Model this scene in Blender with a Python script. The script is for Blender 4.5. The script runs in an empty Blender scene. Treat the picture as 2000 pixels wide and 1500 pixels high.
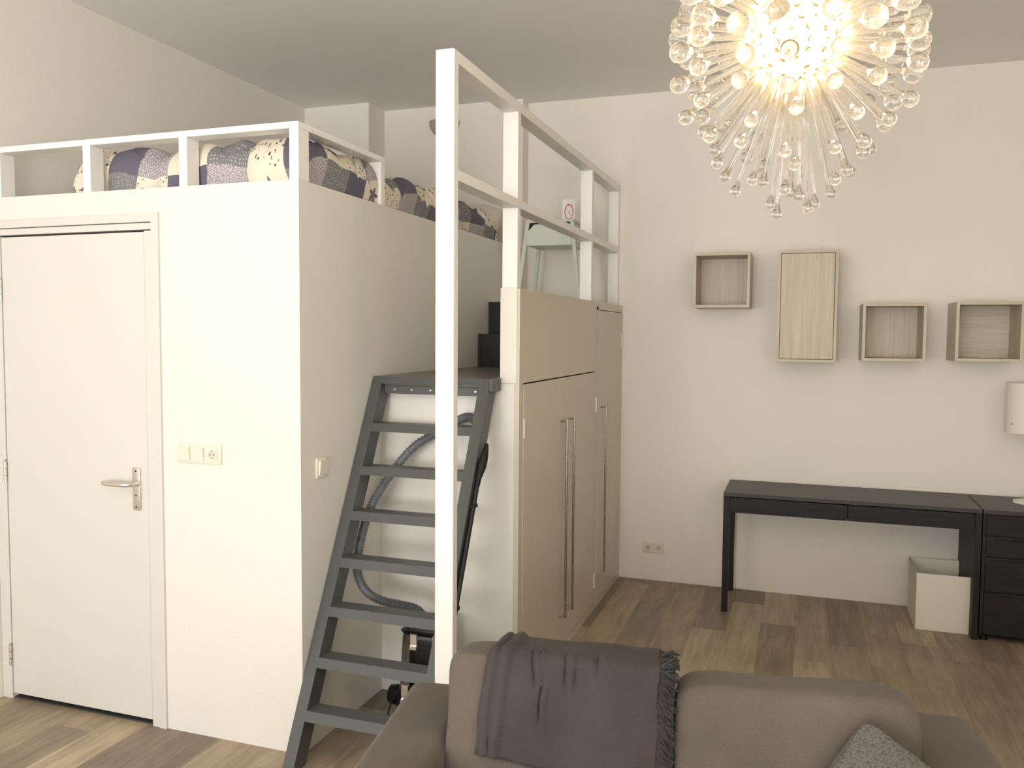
import bpy, bmesh, math, random
from mathutils import Vector, Matrix, noise
R = math.radians
PI = math.pi
rnd = random.Random(7)
sc = bpy.context.scene
COL = sc.collection

# ------------------------------------------------------------------ camera
cam_d = bpy.data.cameras.new('camera')
cam_d.sensor_width = 36.0
cam_d.lens = 1634.735 / 2000 * 36.0
cam_d.clip_start = 0.05
cam = bpy.data.objects.new('camera', cam_d)
COL.objects.link(cam)
FW = Vector((-0.32572421850551714, 0.9436148016805826, -0.059117167796545064))
RT = Vector((0.945107011192997, 0.32668390857541624, 0.007096567601967005))
UP = Vector((-0.02600905367002701, 0.05356052583016533, 0.9982258257528633))
m = Matrix((RT, UP, -FW)).transposed().to_4x4()
m.translation = Vector((1.1865, -5.8019, 1.7166))
cam.matrix_world = m
sc.camera = cam

# ------------------------------------------------------------------ light
sc.view_settings.view_transform = 'Standard'
sc.view_settings.look = 'None'
sc.view_settings.gamma = 1.0
sc.view_settings.use_curve_mapping = False
sc.view_settings.exposure = 0.0

world = bpy.data.worlds.new('overcast_sky')
sc.world = world
world.use_nodes = True
wb = world.node_tree.nodes['Background']
wb.inputs[0].default_value = (0.80, 0.90, 1.0, 1)
wb.inputs[1].default_value = 1.0


def area_light(name, loc, rot, sx, sy, power, color):
    l = bpy.data.lights.new(name, 'AREA')
    l.shape = 'RECTANGLE'
    l.size = sx
    l.size_y = sy
    l.energy = power
    l.color = color
    o = bpy.data.objects.new(name, l)
    COL.objects.link(o)
    o.location = loc
    o.rotation_euler = rot
    return o


# daylight entering by the two tall windows in the wall behind the photographer
YB = -9.4          # the wall behind the photographer
WINS = [(-1.75, -0.45), (-0.15, 1.15)]
WZ = (0.35, 3.05)
DAY = (0.99, 0.985, 0.975)
WP = [150, 215]
for (a, b), pw in zip(WINS, WP):
    area_light('window_daylight', ((a + b) / 2, YB - 0.16, sum(WZ) / 2), (R(138), 0, 0),
               b - a, WZ[1] - WZ[0], pw, DAY)
# added fill light behind an invented side window in the right-hand wall
ADDED_WIN = (-8.6, -6.7)
area_light('added_side_fill', (3.45 + 0.16, sum(ADDED_WIN) / 2, sum(WZ) / 2), (R(138), 0, R(90)),
           ADDED_WIN[1] - ADDED_WIN[0], WZ[1] - WZ[0], 140, DAY)
LAMP_STRENGTH = 105.0


# ------------------------------------------------------------------ node helpers
def new_mat(name):
    mt = bpy.data.materials.new(name)
    mt.use_nodes = True
    return mt, mt.node_tree, mt.node_tree.nodes['Principled BSDF']


def lin(r, g, b):
    def f(c):
        c /= 255.0
        return c / 12.92 if c <= 0.04045 else ((c + 0.055) / 1.055) ** 2.4
    return (f(r), f(g), f(b), 1)


def nd(nt, t, **kw):
    n = nt.nodes.new(t)
    for k, v in kw.items():
        setattr(n, k, v)
    return n


def mth(nt, op, a, b=None, c=None, clamp=False):
    n = nt.nodes.new('ShaderNodeMath')
    n.operation = op
    n.use_clamp = clamp
    for i, v in enumerate((a, b, c)):
        if v is None:
            continue
        if isinstance(v, (int, float)):
            n.inputs[i].default_value = v
        else:
            nt.links.new(v, n.inputs[i])
    return n.outputs[0]


def mixc(nt, f, a, b):
    n = nt.nodes.new('ShaderNodeMix')
    n.data_type = 'RGBA'
    for i, v in ((0, f), (6, a), (7, b)):
        if isinstance(v, (int, float, tuple)):
            n.inputs[i].default_value = v
        else:
            nt.links.new(v, n.inputs[i])
    return n.outputs[2]


def paint(name, col, rough=0.6, mottling=0.03, bump=0.02, scale=3.0, bscale=180.0, spec=0.4):
    mt, nt, bs = new_mat(name)
    geo = nd(nt, 'ShaderNodeNewGeometry')
    n1 = nd(nt, 'ShaderNodeTexNoise')
    n1.inputs['Scale'].default_value = scale
    n1.inputs['Detail'].default_value = 4
    nt.links.new(geo.outputs['Position'], n1.inputs['Vector'])
    dark = tuple(c * (1 - mottling * 2) for c in col[:3]) + (1,)
    c = mixc(nt, n1.outputs[0], dark, col)
    nt.links.new(c, bs.inputs['Base Color'])
    bs.inputs['Roughness'].default_value = rough
    bs.inputs['Specular IOR Level'].default_value = spec
    n2 = nd(nt, 'ShaderNodeTexNoise')
    n2.inputs['Scale'].default_value = bscale
    n2.inputs['Detail'].default_value = 3
    nt.links.new(geo.outputs['Position'], n2.inputs['Vector'])
    bp = nd(nt, 'ShaderNodeBump')
    bp.inputs['Strength'].default_value = bump
    bp.inputs['Distance'].default_value = 0.01
    nt.links.new(n2.outputs[0], bp.inputs['Height'])
    nt.links.new(bp.outputs[0], bs.inputs['Normal'])
    return mt


M = {}
M['wall'] = paint('plaster_paint', (0.84, 0.79, 0.72, 1), 0.85, 0.02, 0.12, 1.2, 90)
M['ceiling'] = paint('ceiling_paint', (0.88, 0.86, 0.825, 1), 0.9, 0.02, 0.08, 1.0, 90)
M['loft'] = paint('loft_paint', (0.755, 0.73, 0.67, 1), 0.6, 0.012, 0.08, 1.5, 80)
M['gloss'] = paint('gloss_white_paint', (0.66, 0.64, 0.595, 1), 0.32, 0.006, 0.03, 2.0, 25)
M['lumber'] = paint('painted_timber', (0.86, 0.84, 0.80, 1), 0.45, 0.01, 0.05, 6.0, 40)
M['closet'] = paint('wardrobe_lacquer', (0.60, 0.54, 0.435, 1), 0.3, 0.012, 0.02, 2.0, 25)
M['ladder'] = paint('charcoal_paint', lin(84, 86, 84), 0.42, 0.05, 0.06, 8.0, 60)
M['tread'] = paint('worn_charcoal_paint', lin(74, 75, 72), 0.5, 0.10, 0.08, 25.0, 90)
M['landing'] = paint('landing_reflection_tone', lin(104, 98, 88), 0.3, 0.05, 0.03, 20, 60)  # black landing lightened: the wall's grazing reflection is put into the colour
M['black_wood'] = paint('black_painted_wood', lin(20, 19, 18), 0.5, 0.1, 0.06, 9.0, 60)
M['plastic'] = paint('cream_plastic', lin(226, 220, 205), 0.35, 0.005, 0.0)
M['dark'] = paint('dark_gap', lin(28, 22, 18), 0.7, 0.0, 0.0)
M['black_plastic'] = paint('black_plastic', lin(24, 24, 24), 0.3, 0.02, 0.0)
M['rubber'] = paint('black_rubber', lin(20, 20, 21), 0.6, 0.02, 0.0)
M['pale_green'] = paint('pale_green_steel', lin(206, 212, 198), 0.4, 0.01, 0.0)
M['bin'] = paint('white_fabric_board', lin(232, 226, 212), 0.85, 0.02, 0.2, 5, 400)
M['shade'] = paint('lamp_shade_fabric', lin(240, 236, 226), 0.8, 0.01, 0.1, 5, 500)
M['card'] = paint('white_card', lin(240, 236, 232), 0.6, 0.0, 0.0)
M['pink'] = paint('pink_ink', lin(226, 60, 110), 0.6, 0.0, 0.0)
M['palepink'] = paint('pale_pink_ink', lin(236, 150, 170), 0.6, 0.0, 0.0)
M['darkred'] = paint('dark_red_ink', lin(150, 26, 44), 0.6, 0.0, 0.0)
M['mattress'] = paint('mattress_cover', lin(224, 218, 205), 0.9, 0.02, 0.2, 5, 300)


def metal(name, col, rough):
    mt, nt, bs = new_mat(name)
    bs.inputs['Base Color'].default_value = col
    bs.inputs['Metallic'].default_value = 1.0
    geo = nd(nt, 'ShaderNodeNewGeometry')
    n1 = nd(nt, 'ShaderNodeTexNoise')
    n1.inputs['Scale'].default_value = 60
    nt.links.new(geo.outputs['Position'], n1.inputs['Vector'])
    r = mth(nt, 'MULTIPLY_ADD', n1.outputs[0], 0.12, rough)
    nt.links.new(r, bs.inputs['Roughness'])
    return mt


M['steel'] = metal('brushed_steel', (0.40, 0.37, 0.33, 1), 0.22)
M['alu'] = metal('aluminium', (0.70, 0.67, 0.61, 1), 0.32)
M['chrome'] = metal('chrome', (0.85, 0.85, 0.86, 1), 0.08)
M['hose'] = paint('grey_ribbed_hose', lin(108, 110, 113), 0.3, 0.02, 0.0)
M['brass'] = metal('bronze_socket', (0.30, 0.17, 0.07, 1), 0.3)


def floor_mat():
    mt, nt, bs = new_mat('vinyl_oak_planks')
    geo = nd(nt, 'ShaderNodeNewGeometry')
    sp = nd(nt, 'ShaderNodeSeparateXYZ')
    nt.links.new(geo.outputs['Position'], sp.inputs[0])
    W, Ln = 0.19, 1.2
    u = mth(nt, 'DIVIDE', mth(nt, 'ADD', sp.outputs[0], 10.02), W)
    iu = mth(nt, 'FLOOR', u)
    wn = nd(nt, 'ShaderNodeTexWhiteNoise', noise_dimensions='1D')
    nt.links.new(iu, wn.inputs['W'])
    v = mth(nt, 'ADD', mth(nt, 'DIVIDE', mth(nt, 'ADD', sp.outputs[1], 20.0), Ln), wn.outputs['Value'])
    iv = mth(nt, 'FLOOR', v)
    cb = nd(nt, 'ShaderNodeCombineXYZ')
    nt.links.new(iu, cb.inputs[0])
    nt.links.new(iv, cb.inputs[1])
    w2 = nd(nt, 'ShaderNodeTexWhiteNoise', noise_dimensions='2D')
    nt.links.new(cb.outputs[0], w2.inputs['Vector'])
    ramp = nd(nt, 'ShaderNodeValToRGB')
    e = ramp.color_ramp.elements
    e[0].position = 0.0
    e[0].color = lin(134, 120, 105)
    e[1].position = 1.0
    e[1].color = lin(190, 173, 146)
    for pos, c in ((0.2, lin(148, 132, 114)), (0.45, lin(160, 143, 121)), (0.75, lin(170, 152, 128))):
        k = e.new(pos)
        k.color = c
    nt.links.new(w2.outputs['Value'], ramp.inputs[0])
    # grain: noise stretched along the plank, shifted per plank
    mp = nd(nt, 'ShaderNodeCombineXYZ')
    nt.links.new(mth(nt, 'MULTIPLY', sp.outputs[0], 26.0), mp.inputs[0])
    nt.links.new(mth(nt, 'MULTIPLY', sp.outputs[1], 2.6), mp.inputs[1])
    nt.links.new(mth(nt, 'MULTIPLY', w2.outputs['Value'], 37.0), mp.inputs[2])
    g = nd(nt, 'ShaderNodeTexNoise')
    g.inputs['Scale'].default_value = 1.0
    g.inputs['Detail'].default_value = 6
    g.inputs['Roughness'].default_value = 0.65
    g.inputs['Distortion'].default_value = 0.6
    nt.links.new(mp.outputs[0], g.inputs['Vector'])
    mr = nd(nt, 'ShaderNodeMapRange')
    mr.inputs[1].default_value = 0.3
    mr.inputs[2].default_value = 0.7
    mr.inputs[3].default_value = 0.66
    mr.inputs[4].default_value = 1.14
    nt.links.new(g.outputs[0], mr.inputs[0])
    # large soft knots
    g2 = nd(nt, 'ShaderNodeTexNoise')
    g2.inputs['Scale'].default_value = 3.5
    g2.inputs['Detail'].default_value = 3
    nt.links.new(geo.outputs['Position'], g2.inputs['Vector'])
    mr2 = nd(nt, 'ShaderNodeMapRange')
    mr2.inputs[1].default_value = 0.3
    mr2.inputs[2].default_value = 0.7
    mr2.inputs[3].default_value = 0.86
    mr2.inputs[4].default_value = 1.06
    nt.links.new(g2.outputs[0], mr2.inputs[0])
    tone = mth(nt, 'MULTIPLY', mr.outputs[0], mr2.outputs[0])
    # seams
    fu = mth(nt, 'FRACT', u)
    fv = mth(nt, 'FRACT', v)
    du = mth(nt, 'MINIMUM', fu, mth(nt, 'SUBTRACT', 1.0, fu))
    dv = mth(nt, 'MINIMUM', fv, mth(nt, 'SUBTRACT', 1.0, fv))
    su = mth(nt, 'LESS_THAN', du, 0.009)
    sv = mth(nt, 'LESS_THAN', dv, 0.0014)
    seam = mth(nt, 'MAXIMUM', su, sv)
    tone = mth(nt, 'MULTIPLY', tone, mth(nt, 'SUBTRACT', 1.0, mth(nt, 'MULTIPLY', seam, 0.28)))
    mul = nd(nt, 'ShaderNodeVectorMath', operation='SCALE')
    nt.links.new(ramp.outputs[0], mul.inputs[0])
    nt.links.new(tone, mul.inputs['Scale'])
    nt.links.new(mul.outputs[0], bs.inputs['Base Color'])
    bs.inputs['Roughness'].default_value = 0.42
    bs.inputs['Specular IOR Level'].default_value = 0.4
    bp = nd(nt, 'ShaderNodeBump')
    bp.inputs['Strength'].default_value = 0.12
    bp.inputs['Distance'].default_value = 0.004
    nt.links.new(tone, bp.inputs['Height'])
    nt.links.new(bp.outputs[0], bs.inputs['Normal'])
    return mt


M['floor'] = floor_mat()


def wood_mat(name, c1, c2, vec_scale, rough=0.5, spec=0.4):
    mt, nt, bs = new_mat(name)
    tc = nd(nt, 'ShaderNodeTexCoord')
    mp = nd(nt, 'ShaderNodeMapping')
    mp.inputs['Scale'].default_value = vec_scale
    nt.links.new(tc.outputs['Object'], mp.inputs[0])
    g = nd(nt, 'ShaderNodeTexNoise')
    g.inputs['Scale'].default_value = 1.0
    g.inputs['Detail'].default_value = 7
    g.inputs['Roughness'].default_value = 0.7
    g.inputs['Distortion'].default_value = 0.3
    nt.links.new(mp.outputs[0], g.inputs['Vector'])
    mr = nd(nt, 'ShaderNodeMapRange')
    mr.inputs[1].default_value = 0.32
    mr.inputs[2].default_value = 0.68
    nt.links.new(g.outputs[0], mr.inputs[0])
    c = mixc(nt, mr.outputs[0], c1, c2)
    nt.links.new(c, bs.inputs['Base Color'])
    bs.inputs['Roughness'].default_value = rough
    bs.inputs['Specular IOR Level'].default_value = spec
    return mt


M['ash'] = wood_mat('pale_ash_veneer', lin(184, 173, 154), lin(208, 199, 181), (55, 55, 2.2))
M['ash_h'] = wood_mat('pale_ash_veneer_horizontal', lin(184, 173, 154), lin(208, 199, 181), (2.2, 55, 55))
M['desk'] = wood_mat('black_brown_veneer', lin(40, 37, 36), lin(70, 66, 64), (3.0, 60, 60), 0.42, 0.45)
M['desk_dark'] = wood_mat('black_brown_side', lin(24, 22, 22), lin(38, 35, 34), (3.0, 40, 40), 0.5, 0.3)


def fabric(name, c1, c2, scale=320, bump=0.25, sheen=0.3, big=4.0):
    mt, nt, bs = new_mat(name)
    geo = nd(nt, 'ShaderNodeNewGeometry')
    n1 = nd(nt, 'ShaderNodeTexNoise')
    n1.inputs['Scale'].default_value = big
    n1.inputs['Detail'].default_value = 3
    n2 = nd(nt, 'ShaderNodeTexNoise')
    n2.inputs['Scale'].default_value = scale
    n2.inputs['Detail'].default_value = 2
    for n in (n1, n2):
        nt.links.new(geo.outputs['Position'], n.inputs['Vector'])
    f = mth(nt, 'ADD', mth(nt, 'MULTIPLY', n1.outputs[0], 0.55), mth(nt, 'MULTIPLY', n2.outputs[0], 0.45))
    mr = nd(nt, 'ShaderNodeMapRange')
    mr.inputs[1].default_value = 0.35
    mr.inputs[2].default_value = 0.65
    nt.links.new(f, mr.inputs[0])
    nt.links.new(mixc(nt, mr.outputs[0], c1, c2), bs.inputs['Base Color'])
    bs.inputs['Roughness'].default_value = 0.95
    bs.inputs['Specular IOR Level'].default_value = 0.15
    bs.inputs['Sheen Weight'].default_value = sheen
    bs.inputs['Sheen Roughness'].default_value = 0.5
    bp = nd(nt, 'ShaderNodeBump')
    bp.inputs['Strength'].default_value = bump
    bp.inputs['Distance'].default_value = 0.003
    nt.links.new(n2.outputs[0], bp.inputs['Height'])
    nt.links.new(bp.outputs[0], bs.inputs['Normal'])
    return mt


M['sofa'] = fabric('taupe_grey_sofa_fabric', lin(86, 78, 72), lin(103, 94, 87), sheen=0.1)
M['throw'] = fabric('charcoal_knit', lin(60, 55, 54), lin(76, 70, 69), 420, 0.4, 0.05)
M['fringe'] = fabric('charcoal_yarn', lin(48, 46, 46), lin(70, 67, 66), 300, 0.5, 0.05)


def knit_mat():
    mt, nt, bs = new_mat('coarse_grey_weave')
    tc = nd(nt, 'ShaderNodeTexCoord')
    v = nd(nt, 'ShaderNodeTexVoronoi')
    v.inputs['Scale'].default_value = 175
    nt.links.new(tc.outputs['Object'], v.inputs['Vector'])
    nt.links.new(mixc(nt, v.outputs['Distance'], lin(112, 106, 101), lin(70, 66, 62)), bs.inputs['Base Color'])
    bs.inputs['Roughness'].default_value = 0.95
    bp = nd(nt, 'ShaderNodeBump')
    bp.invert = True
    bp.inputs['Strength'].default_value = 0.8
    bp.inputs['Distance'].default_value = 0.004
    nt.links.new(v.outputs['Distance'], bp.inputs['Height'])
    nt.links.new(bp.outputs[0], bs.inputs['Normal'])
    return mt


M['knit'] = knit_mat()


def patchwork():
    mt, nt, bs = new_mat('patchwork_cotton')
    uv = nd(nt, 'ShaderNodeUVMap')
    sp = nd(nt, 'ShaderNodeSeparateXYZ')
    nt.links.new(uv.outputs[0], sp.inputs[0])
    iu = mth(nt, 'FLOOR', sp.outputs[0])
    iv = mth(nt, 'FLOOR', sp.outputs[1])
    # five prints repeat in diagonal order
    k = mth(nt, 'FLOORED_MODULO', mth(nt, 'ADD', iu, mth(nt, 'MULTIPLY', iv, 2.0)), 5.0)
    cream = lin(222, 213, 194)
    ink = lin(84, 78, 82)
    # small flowers
    vo = nd(nt, 'ShaderNodeTexVoronoi')
    vo.inputs['Scale'].default_value = 8.5
    nt.links.new(uv.outputs[0], vo.inputs['Vector'])
    nz = nd(nt, 'ShaderNodeTexNoise')
    nz.inputs['Scale'].default_value = 26
    nt.links.new(uv.outputs[0], nz.inputs['Vector'])
    dd = mth(nt, 'ADD', vo.outputs['Distance'], mth(nt, 'MULTIPLY', mth(nt, 'SUBTRACT', nz.outputs[0], 0.5), 0.9))
    fl = mth(nt, 'LESS_THAN', dd, 0.25)
    c_flower = mixc(nt, fl, cream, ink)
    # dots on grey
    vd = nd(nt, 'ShaderNodeTexVoronoi')
    vd.inputs['Scale'].default_value = 13
    vd.inputs['Randomness'].default_value = 0.25
    nt.links.new(uv.outputs[0], vd.inputs['Vector'])
    dt = mth(nt, 'LESS_THAN', vd.outputs['Distance'], 0.22)
    c_dots = mixc(nt, dt, lin(126, 126, 127), lin(190, 188, 184))
    # speckled lilac grey
    ns = nd(nt, 'ShaderNodeTexNoise')
    ns.inputs['Scale'].default_value = 34
    ns.inputs['Detail'].default_value = 2
    nt.links.new(uv.outputs[0], ns.inputs['Vector'])
    c_speck = mixc(nt, mth(nt, 'GREATER_THAN', ns.outputs[0], 0.5), lin(138, 132, 142), lin(196, 188, 184))
    # plain slate
    c_plain = lin(104, 101, 115)
    # cream with a leaf motif
    fu = mth(nt, 'SUBTRACT', mth(nt, 'FRACT', sp.outputs[0]), 0.5)
    fv = mth(nt, 'SUBTRACT', mth(nt, 'FRACT', sp.outputs[1]), 0.5)
    rad = mth(nt, 'SQRT', mth(nt, 'ADD', mth(nt, 'MULTIPLY', fu, fu), mth(nt, 'MULTIPLY', fv, fv)))
    ang = mth(nt, 'ARCTAN2', fu, fv)
    lobes = mth(nt, 'ADD', 0.17, mth(nt, 'MULTIPLY', mth(nt, 'COSINE', mth(nt, 'MULTIPLY', ang, 5.0)), 0.08))
    lobes = mth(nt, 'ADD', lobes, mth(nt, 'MULTIPLY', mth(nt, 'COSINE', mth(nt, 'MULTIPLY', ang, 15.0)), 0.025))
    leaf = mth(nt, 'LESS_THAN', rad, lobes)
    c_leaf = mixc(nt, leaf, cream, lin(112, 104, 112))
    out = c_flower
    for i, c in ((1, c_plain), (2, c_speck), (3, c_leaf), (4, c_dots)):
        out = mixc(nt, mth(nt, 'COMPARE', k, float(i), 0.1), out, c)
    nt.links.new(out, bs.inputs['Base Color'])
    bs.inputs['Roughness'].default_value = 0.9
    bs.inputs['Specular IOR Level'].default_value = 0.2
    return mt


M['patch'] = patchwork()


def emit_mat(name, col, strength):
    mt = bpy.data.materials.new(name)
    mt.use_nodes = True
    nt = mt.node_tree
    nt.nodes.clear()
    e = nt.nodes.new('ShaderNodeEmission')
    e.inputs[0].default_value = col
    e.inputs[1].default_value = strength
    o = nt.nodes.new('ShaderNodeOutputMaterial')
    nt.links.new(e.outputs[0], o.inputs[0])
    return mt


M['globe'] = emit_mat('lit_lamp_globe', (1.0, 0.74, 0.36, 1), LAMP_STRENGTH)


def glass_mat(name, rough=0.0, tint=(1, 1, 1, 1), ior=1.45):
    mt, nt, bs = new_mat(name)
    bs.inputs['Base Color'].default_value = tint
    bs.inputs['Transmission Weight'].default_value = 1.0
    bs.inputs['Roughness'].default_value = rough
    bs.inputs['IOR'].default_value = ior
    return mt


M['glass'] = glass_mat('clear_glass', 0.0, (1.0, 0.985, 0.965, 1))
_nt = M['glass'].node_tree           # translucent share mixed in so the rods glow a little near the core
_tr = _nt.nodes.new('ShaderNodeBsdfTranslucent')
_tr.inputs[0].default_value = (1.0, 0.96, 0.88, 1)
_mx = _nt.nodes.new('ShaderNodeMixShader')
_mx.inputs[0].default_value = 0.06
_nt.links.new(_nt.nodes['Principled BSDF'].outputs[0], _mx.inputs[1])
_nt.links.new(_tr.outputs[0], _mx.inputs[2])
_nt.links.new(_mx.outputs[0], _nt.nodes['Material Output'].inputs[0])
M['smoked'] = glass_mat('smoked_plastic', 0.15, (0.42, 0.42, 0.43, 1), 1.3)
M['pane'] = glass_mat('window_glass', 0.0, (1, 1, 1, 1), 1.02)


# ------------------------------------------------------------------ geometry helpers
def bx(bm, x0, x1, y0, y1, z0, z1, bevel=0.0, seg=1):
    mtx = Matrix.Translation(((x0 + x1) / 2, (y0 + y1) / 2, (z0 + z1) / 2)) @ \
        Matrix.Diagonal((abs(x1 - x0), abs(y1 - y0), abs(z1 - z0), 1))
    r = bmesh.ops.create_cube(bm, size=1.0, matrix=mtx)
    if bevel > 0:
        es = {e for v in r['verts'] for e in v.link_edges}
        bmesh.ops.bevel(bm, geom=list(es), offset=bevel, segments=seg, profile=0.5, affect='EDGES')


def hexa(bm, bot, top):
    """box from four bottom points and four top points (same order)"""
    vs = [bm.verts.new(p) for p in list(bot) + list(top)]
    for f in ((3, 2, 1, 0), (4, 5, 6, 7), (0, 1, 5, 4), (1, 2, 6, 5), (2, 3, 7, 6), (3, 0, 4, 7)):
        bm.faces.new([vs[i] for i in f])


def frame_of(d):
    d = d.normalized()
    a = Vector((0, 0, 1)) if abs(d.z) < 0.9 else Vector((1, 0, 0))
    u = d.cross(a).normalized()
    return u, d.cross(u).normalized()


def tube(bm, pts, r, seg=12, cap=True, ribs=None):
    pts = [Vector(p) for p in pts]
    rings = []
    n = len(pts)
    u = None
    for i, p in enumerate(pts):
        d = (pts[min(i + 1, n - 1)] - pts[max(i - 1, 0)]).normalized()
        if u is None:
            u, v = frame_of(d)
        else:
            u = (u - d * u.dot(d)).normalized()
            v = d.cross(u).normalized()
        rr = r[i] if isinstance(r, (list, tuple)) else r
        rings.append([bm.verts.new(p + (u * math.cos(2 * PI * k / seg) + v * math.sin(2 * PI * k / seg)) * rr)
                      for k in range(seg)])
    for a, b in zip(rings, rings[1:]):
        for k in range(seg):
            bm.faces.new((a[k], a[(k + 1) % seg], b[(k + 1) % seg], b[k]))
    if cap:
        bm.faces.new(rings[0][::-1])
        bm.faces.new(rings[-1])


def lathe(bm, prof, org=(0, 0, 0), axis=(0, 0, 1), seg=24):
    """prof: (radius, height) pairs along the axis"""
    o = Vector(org)
    d = Vector(axis).normalized()
    u, v = frame_of(d)
    rings = []
    for r, h in prof:
        if r < 1e-6:
            rings.append([bm.verts.new(o + d * h)])
        else:
            rings.append([bm.verts.new(o + d * h + (u * math.cos(2 * PI * k / seg) + v * math.sin(2 * PI * k / seg)) * r)
                          for k in range(seg)])
    for a, b in zip(rings, rings[1:]):
        if len(a) == 1 and len(b) == 1:
            continue
        for k in range(seg):
            k2 = (k + 1) % seg
            if len(a) == 1:
                bm.faces.new((a[0], b[k2], b[k]))
            elif len(b) == 1:
                bm.faces.new((a[k], a[k2], b[0]))
            else:
                bm.faces.new((a[k], a[k2], b[k2], b[k]))


def smooth_path(pts, n=8):
    pts = [Vector(p) for p in pts]
    out = []
    for i in range(len(pts) - 1):
        p0, p1, p2, p3 = pts[max(i - 1, 0)], pts[i], pts[i + 1], pts[min(i + 2, len(pts) - 1)]
        for k in range(n):
            t = k / n
            out.append(0.5 * ((2 * p1) + (-p0 + p2) * t + (2 * p0 - 5 * p1 + 4 * p2 - p3) * t * t
                              + (-p0 + 3 * p1 - 3 * p2 + p3) * t ** 3))
    out.append(pts[-1])
    return out


def obj(name, bm, mat, parent=None, smooth=False, label=None):
    bmesh.ops.recalc_face_normals(bm, faces=bm.faces[:])
    me = bpy.data.meshes.new(name)
    bm.to_mesh(me)
    bm.free()
    if smooth:
        for p in me.polygons:
            p.use_smooth = True
        if smooth == 'auto':
            me.set_sharp_from_angle(angle=R(35))
    me.materials.append(mat)
    o = bpy.data.objects.new(name, me)
    COL.objects.link(o)
    if parent:
        o.parent = parent
    if label:
        o['label'] = label
    return o


def at(o, loc):
    """move the origin of a world-space part: keep the shape where it is, put the object at loc"""
    o.data.transform(Matrix.Translation(-Vector(loc)))
    o.location = loc
    return o


def box_obj(name, dims, mat, parent=None, bevel=0.0, seg=1, label=None):
    bm = bmesh.new()
    bx(bm, *dims, bevel=bevel, seg=seg)
    return obj(name, bm, mat, parent, smooth='auto' if bevel else False, label=label)


def tag(o, label, cat, group=None, kind=None):
    if label:
        o['label'] = label
    if cat:
        o['category'] = cat
    if group:
        o['group'] = group
    if kind:
        o['kind'] = kind
    return o


def thing(name, label, cat, loc=(0, 0, 0), rz=0.0, group=None, kind=None):
    o = bpy.data.objects.new(name, None)
    o.empty_display_size = 0.1
    COL.objects.link(o)
    o.location = loc
    o.rotation_euler = (0, 0, rz)
    return tag(o, label, cat, group, kind)


def structure(name, dims, mat, label, cat, bevel=0.0):
    o = box_obj(name, dims, mat, bevel=bevel)
    return tag(o, label, cat, kind='structure')


# ------------------------------------------------------------------ the room
XL, XR, H = -2.32, 3.45, 3.368
T = 0.2
structure('floor', (XL - T, XR + T, YB - T, T, -0.1, 0.0), M['floor'],
          'grey-brown wood-look plank floor running through the whole room', 'floor')
structure('ceiling', (XL - T, XR + T, YB - T, T, H, H + 0.12), M['ceiling'],
          'plain off-white painted ceiling above the loft and the chandelier', 'ceiling')
structure('wall_back', (XL - T, XR + T, 0.0, T, 0.0, H), M['wall'],
          'off-white plaster wall behind the desk and the four hanging box shelves', 'wall')
structure('wall_left', (XL - T, XL, YB - T, 0.0, 0.0, H), M['wall'],
          'off-white plaster wall to the left of the raised bed', 'wall')
bm = bmesh.new()
bx(bm, XR, XR + T, YB - T, ADDED_WIN[0], 0, H)
bx(bm, XR, XR + T, ADDED_WIN[1], 0, 0, H)
bx(bm, XR, XR + T, ADDED_WIN[0], ADDED_WIN[1], 0, WZ[0])
bx(bm, XR, XR + T, ADDED_WIN[0], ADDED_WIN[1], WZ[1], H)
tag(obj('wall_right', bm, M['wall']), 'off-white wall closing the room on the right, beyond the drawer unit', 'wall', kind='structure')
# wall behind the photographer with its two window openings
bm = bmesh.new()
xs = [XL] + [v for w in WINS for v in w] + [XR]
for i in range(0, len(xs), 2):
    bx(bm, xs[i], xs[i + 1], YB - T, YB, 0, H)
for a, b in WINS:
    bx(bm, a, b, YB - T, YB, 0, WZ[0])
    bx(bm, a, b, YB - T, YB, WZ[1], H)
tag(obj('wall_front', bm, M['wall']), 'off-white wall with two tall windows behind the sofa', 'wall', kind='structure')
for i, (a, b) in enumerate(WINS):
    w = thing('window_%d' % (i + 1), ('left' if i == 0 else 'right') + ' tall window behind the photographer',
              'window', (0, 0, 0), kind='structure')
    bm = bmesh.new()
    z0, z1 = WZ
    for d in ((a, a + 0.07, z0, z1), (b - 0.07, b, z0, z1), (a + .07, b - .07, z0, z0 + 0.07),
              (a + .07, b - .07, z1 - 0.07, z1),
              ((a + b) / 2 - 0.03, (a + b) / 2 + 0.03, z0 + .07, z1 - .07), (a + .07, b - .07, 1.9, 1.95)):
        bx(bm, d[0], d[1], YB - 0.12, YB - 0.06, d[2], d[3])
    obj('window_frame', bm, M['lumber'], w)

w = thing('window_3', 'wide side window added in the right wall for fill light', 'window', (0, 0, 0), kind='structure')  # invented window, framed around the added fill light
bm = bmesh.new()
a, b = ADDED_WIN
for q in ((a, a + .07, WZ[0], WZ[1]), (b - .07, b, WZ[0], WZ[1]), (a + .07, b - .07, WZ[0], WZ[0] + .07),
          (a + .07, b - .07, WZ[1] - .07, WZ[1]), ((a + b) / 2 - .03, (a + b) / 2 + .03, WZ[0] + .07, WZ[1] - .07)):
    bx(bm, XR + 0.06, XR + 0.12, q[0], q[1], q[2], q[3])
obj('window_frame', bm, M['lumber'], w)

# chimney breast and boxed-in duct behind the raised bed
structure('wall_chimney_breast', (-1.79, -0.705, -0.128, 0.0, 0.0, H), M['wall'],
          'shallow plaster chimney breast behind the bed that carries the bowl light', 'wall')
structure('wall_corner_boxing', (XL, -1.79, -0.37, 0.0, 0.0, H), M['wall'],
          'boxed-out corner panel to the left of the chimney breast', 'wall')

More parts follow.
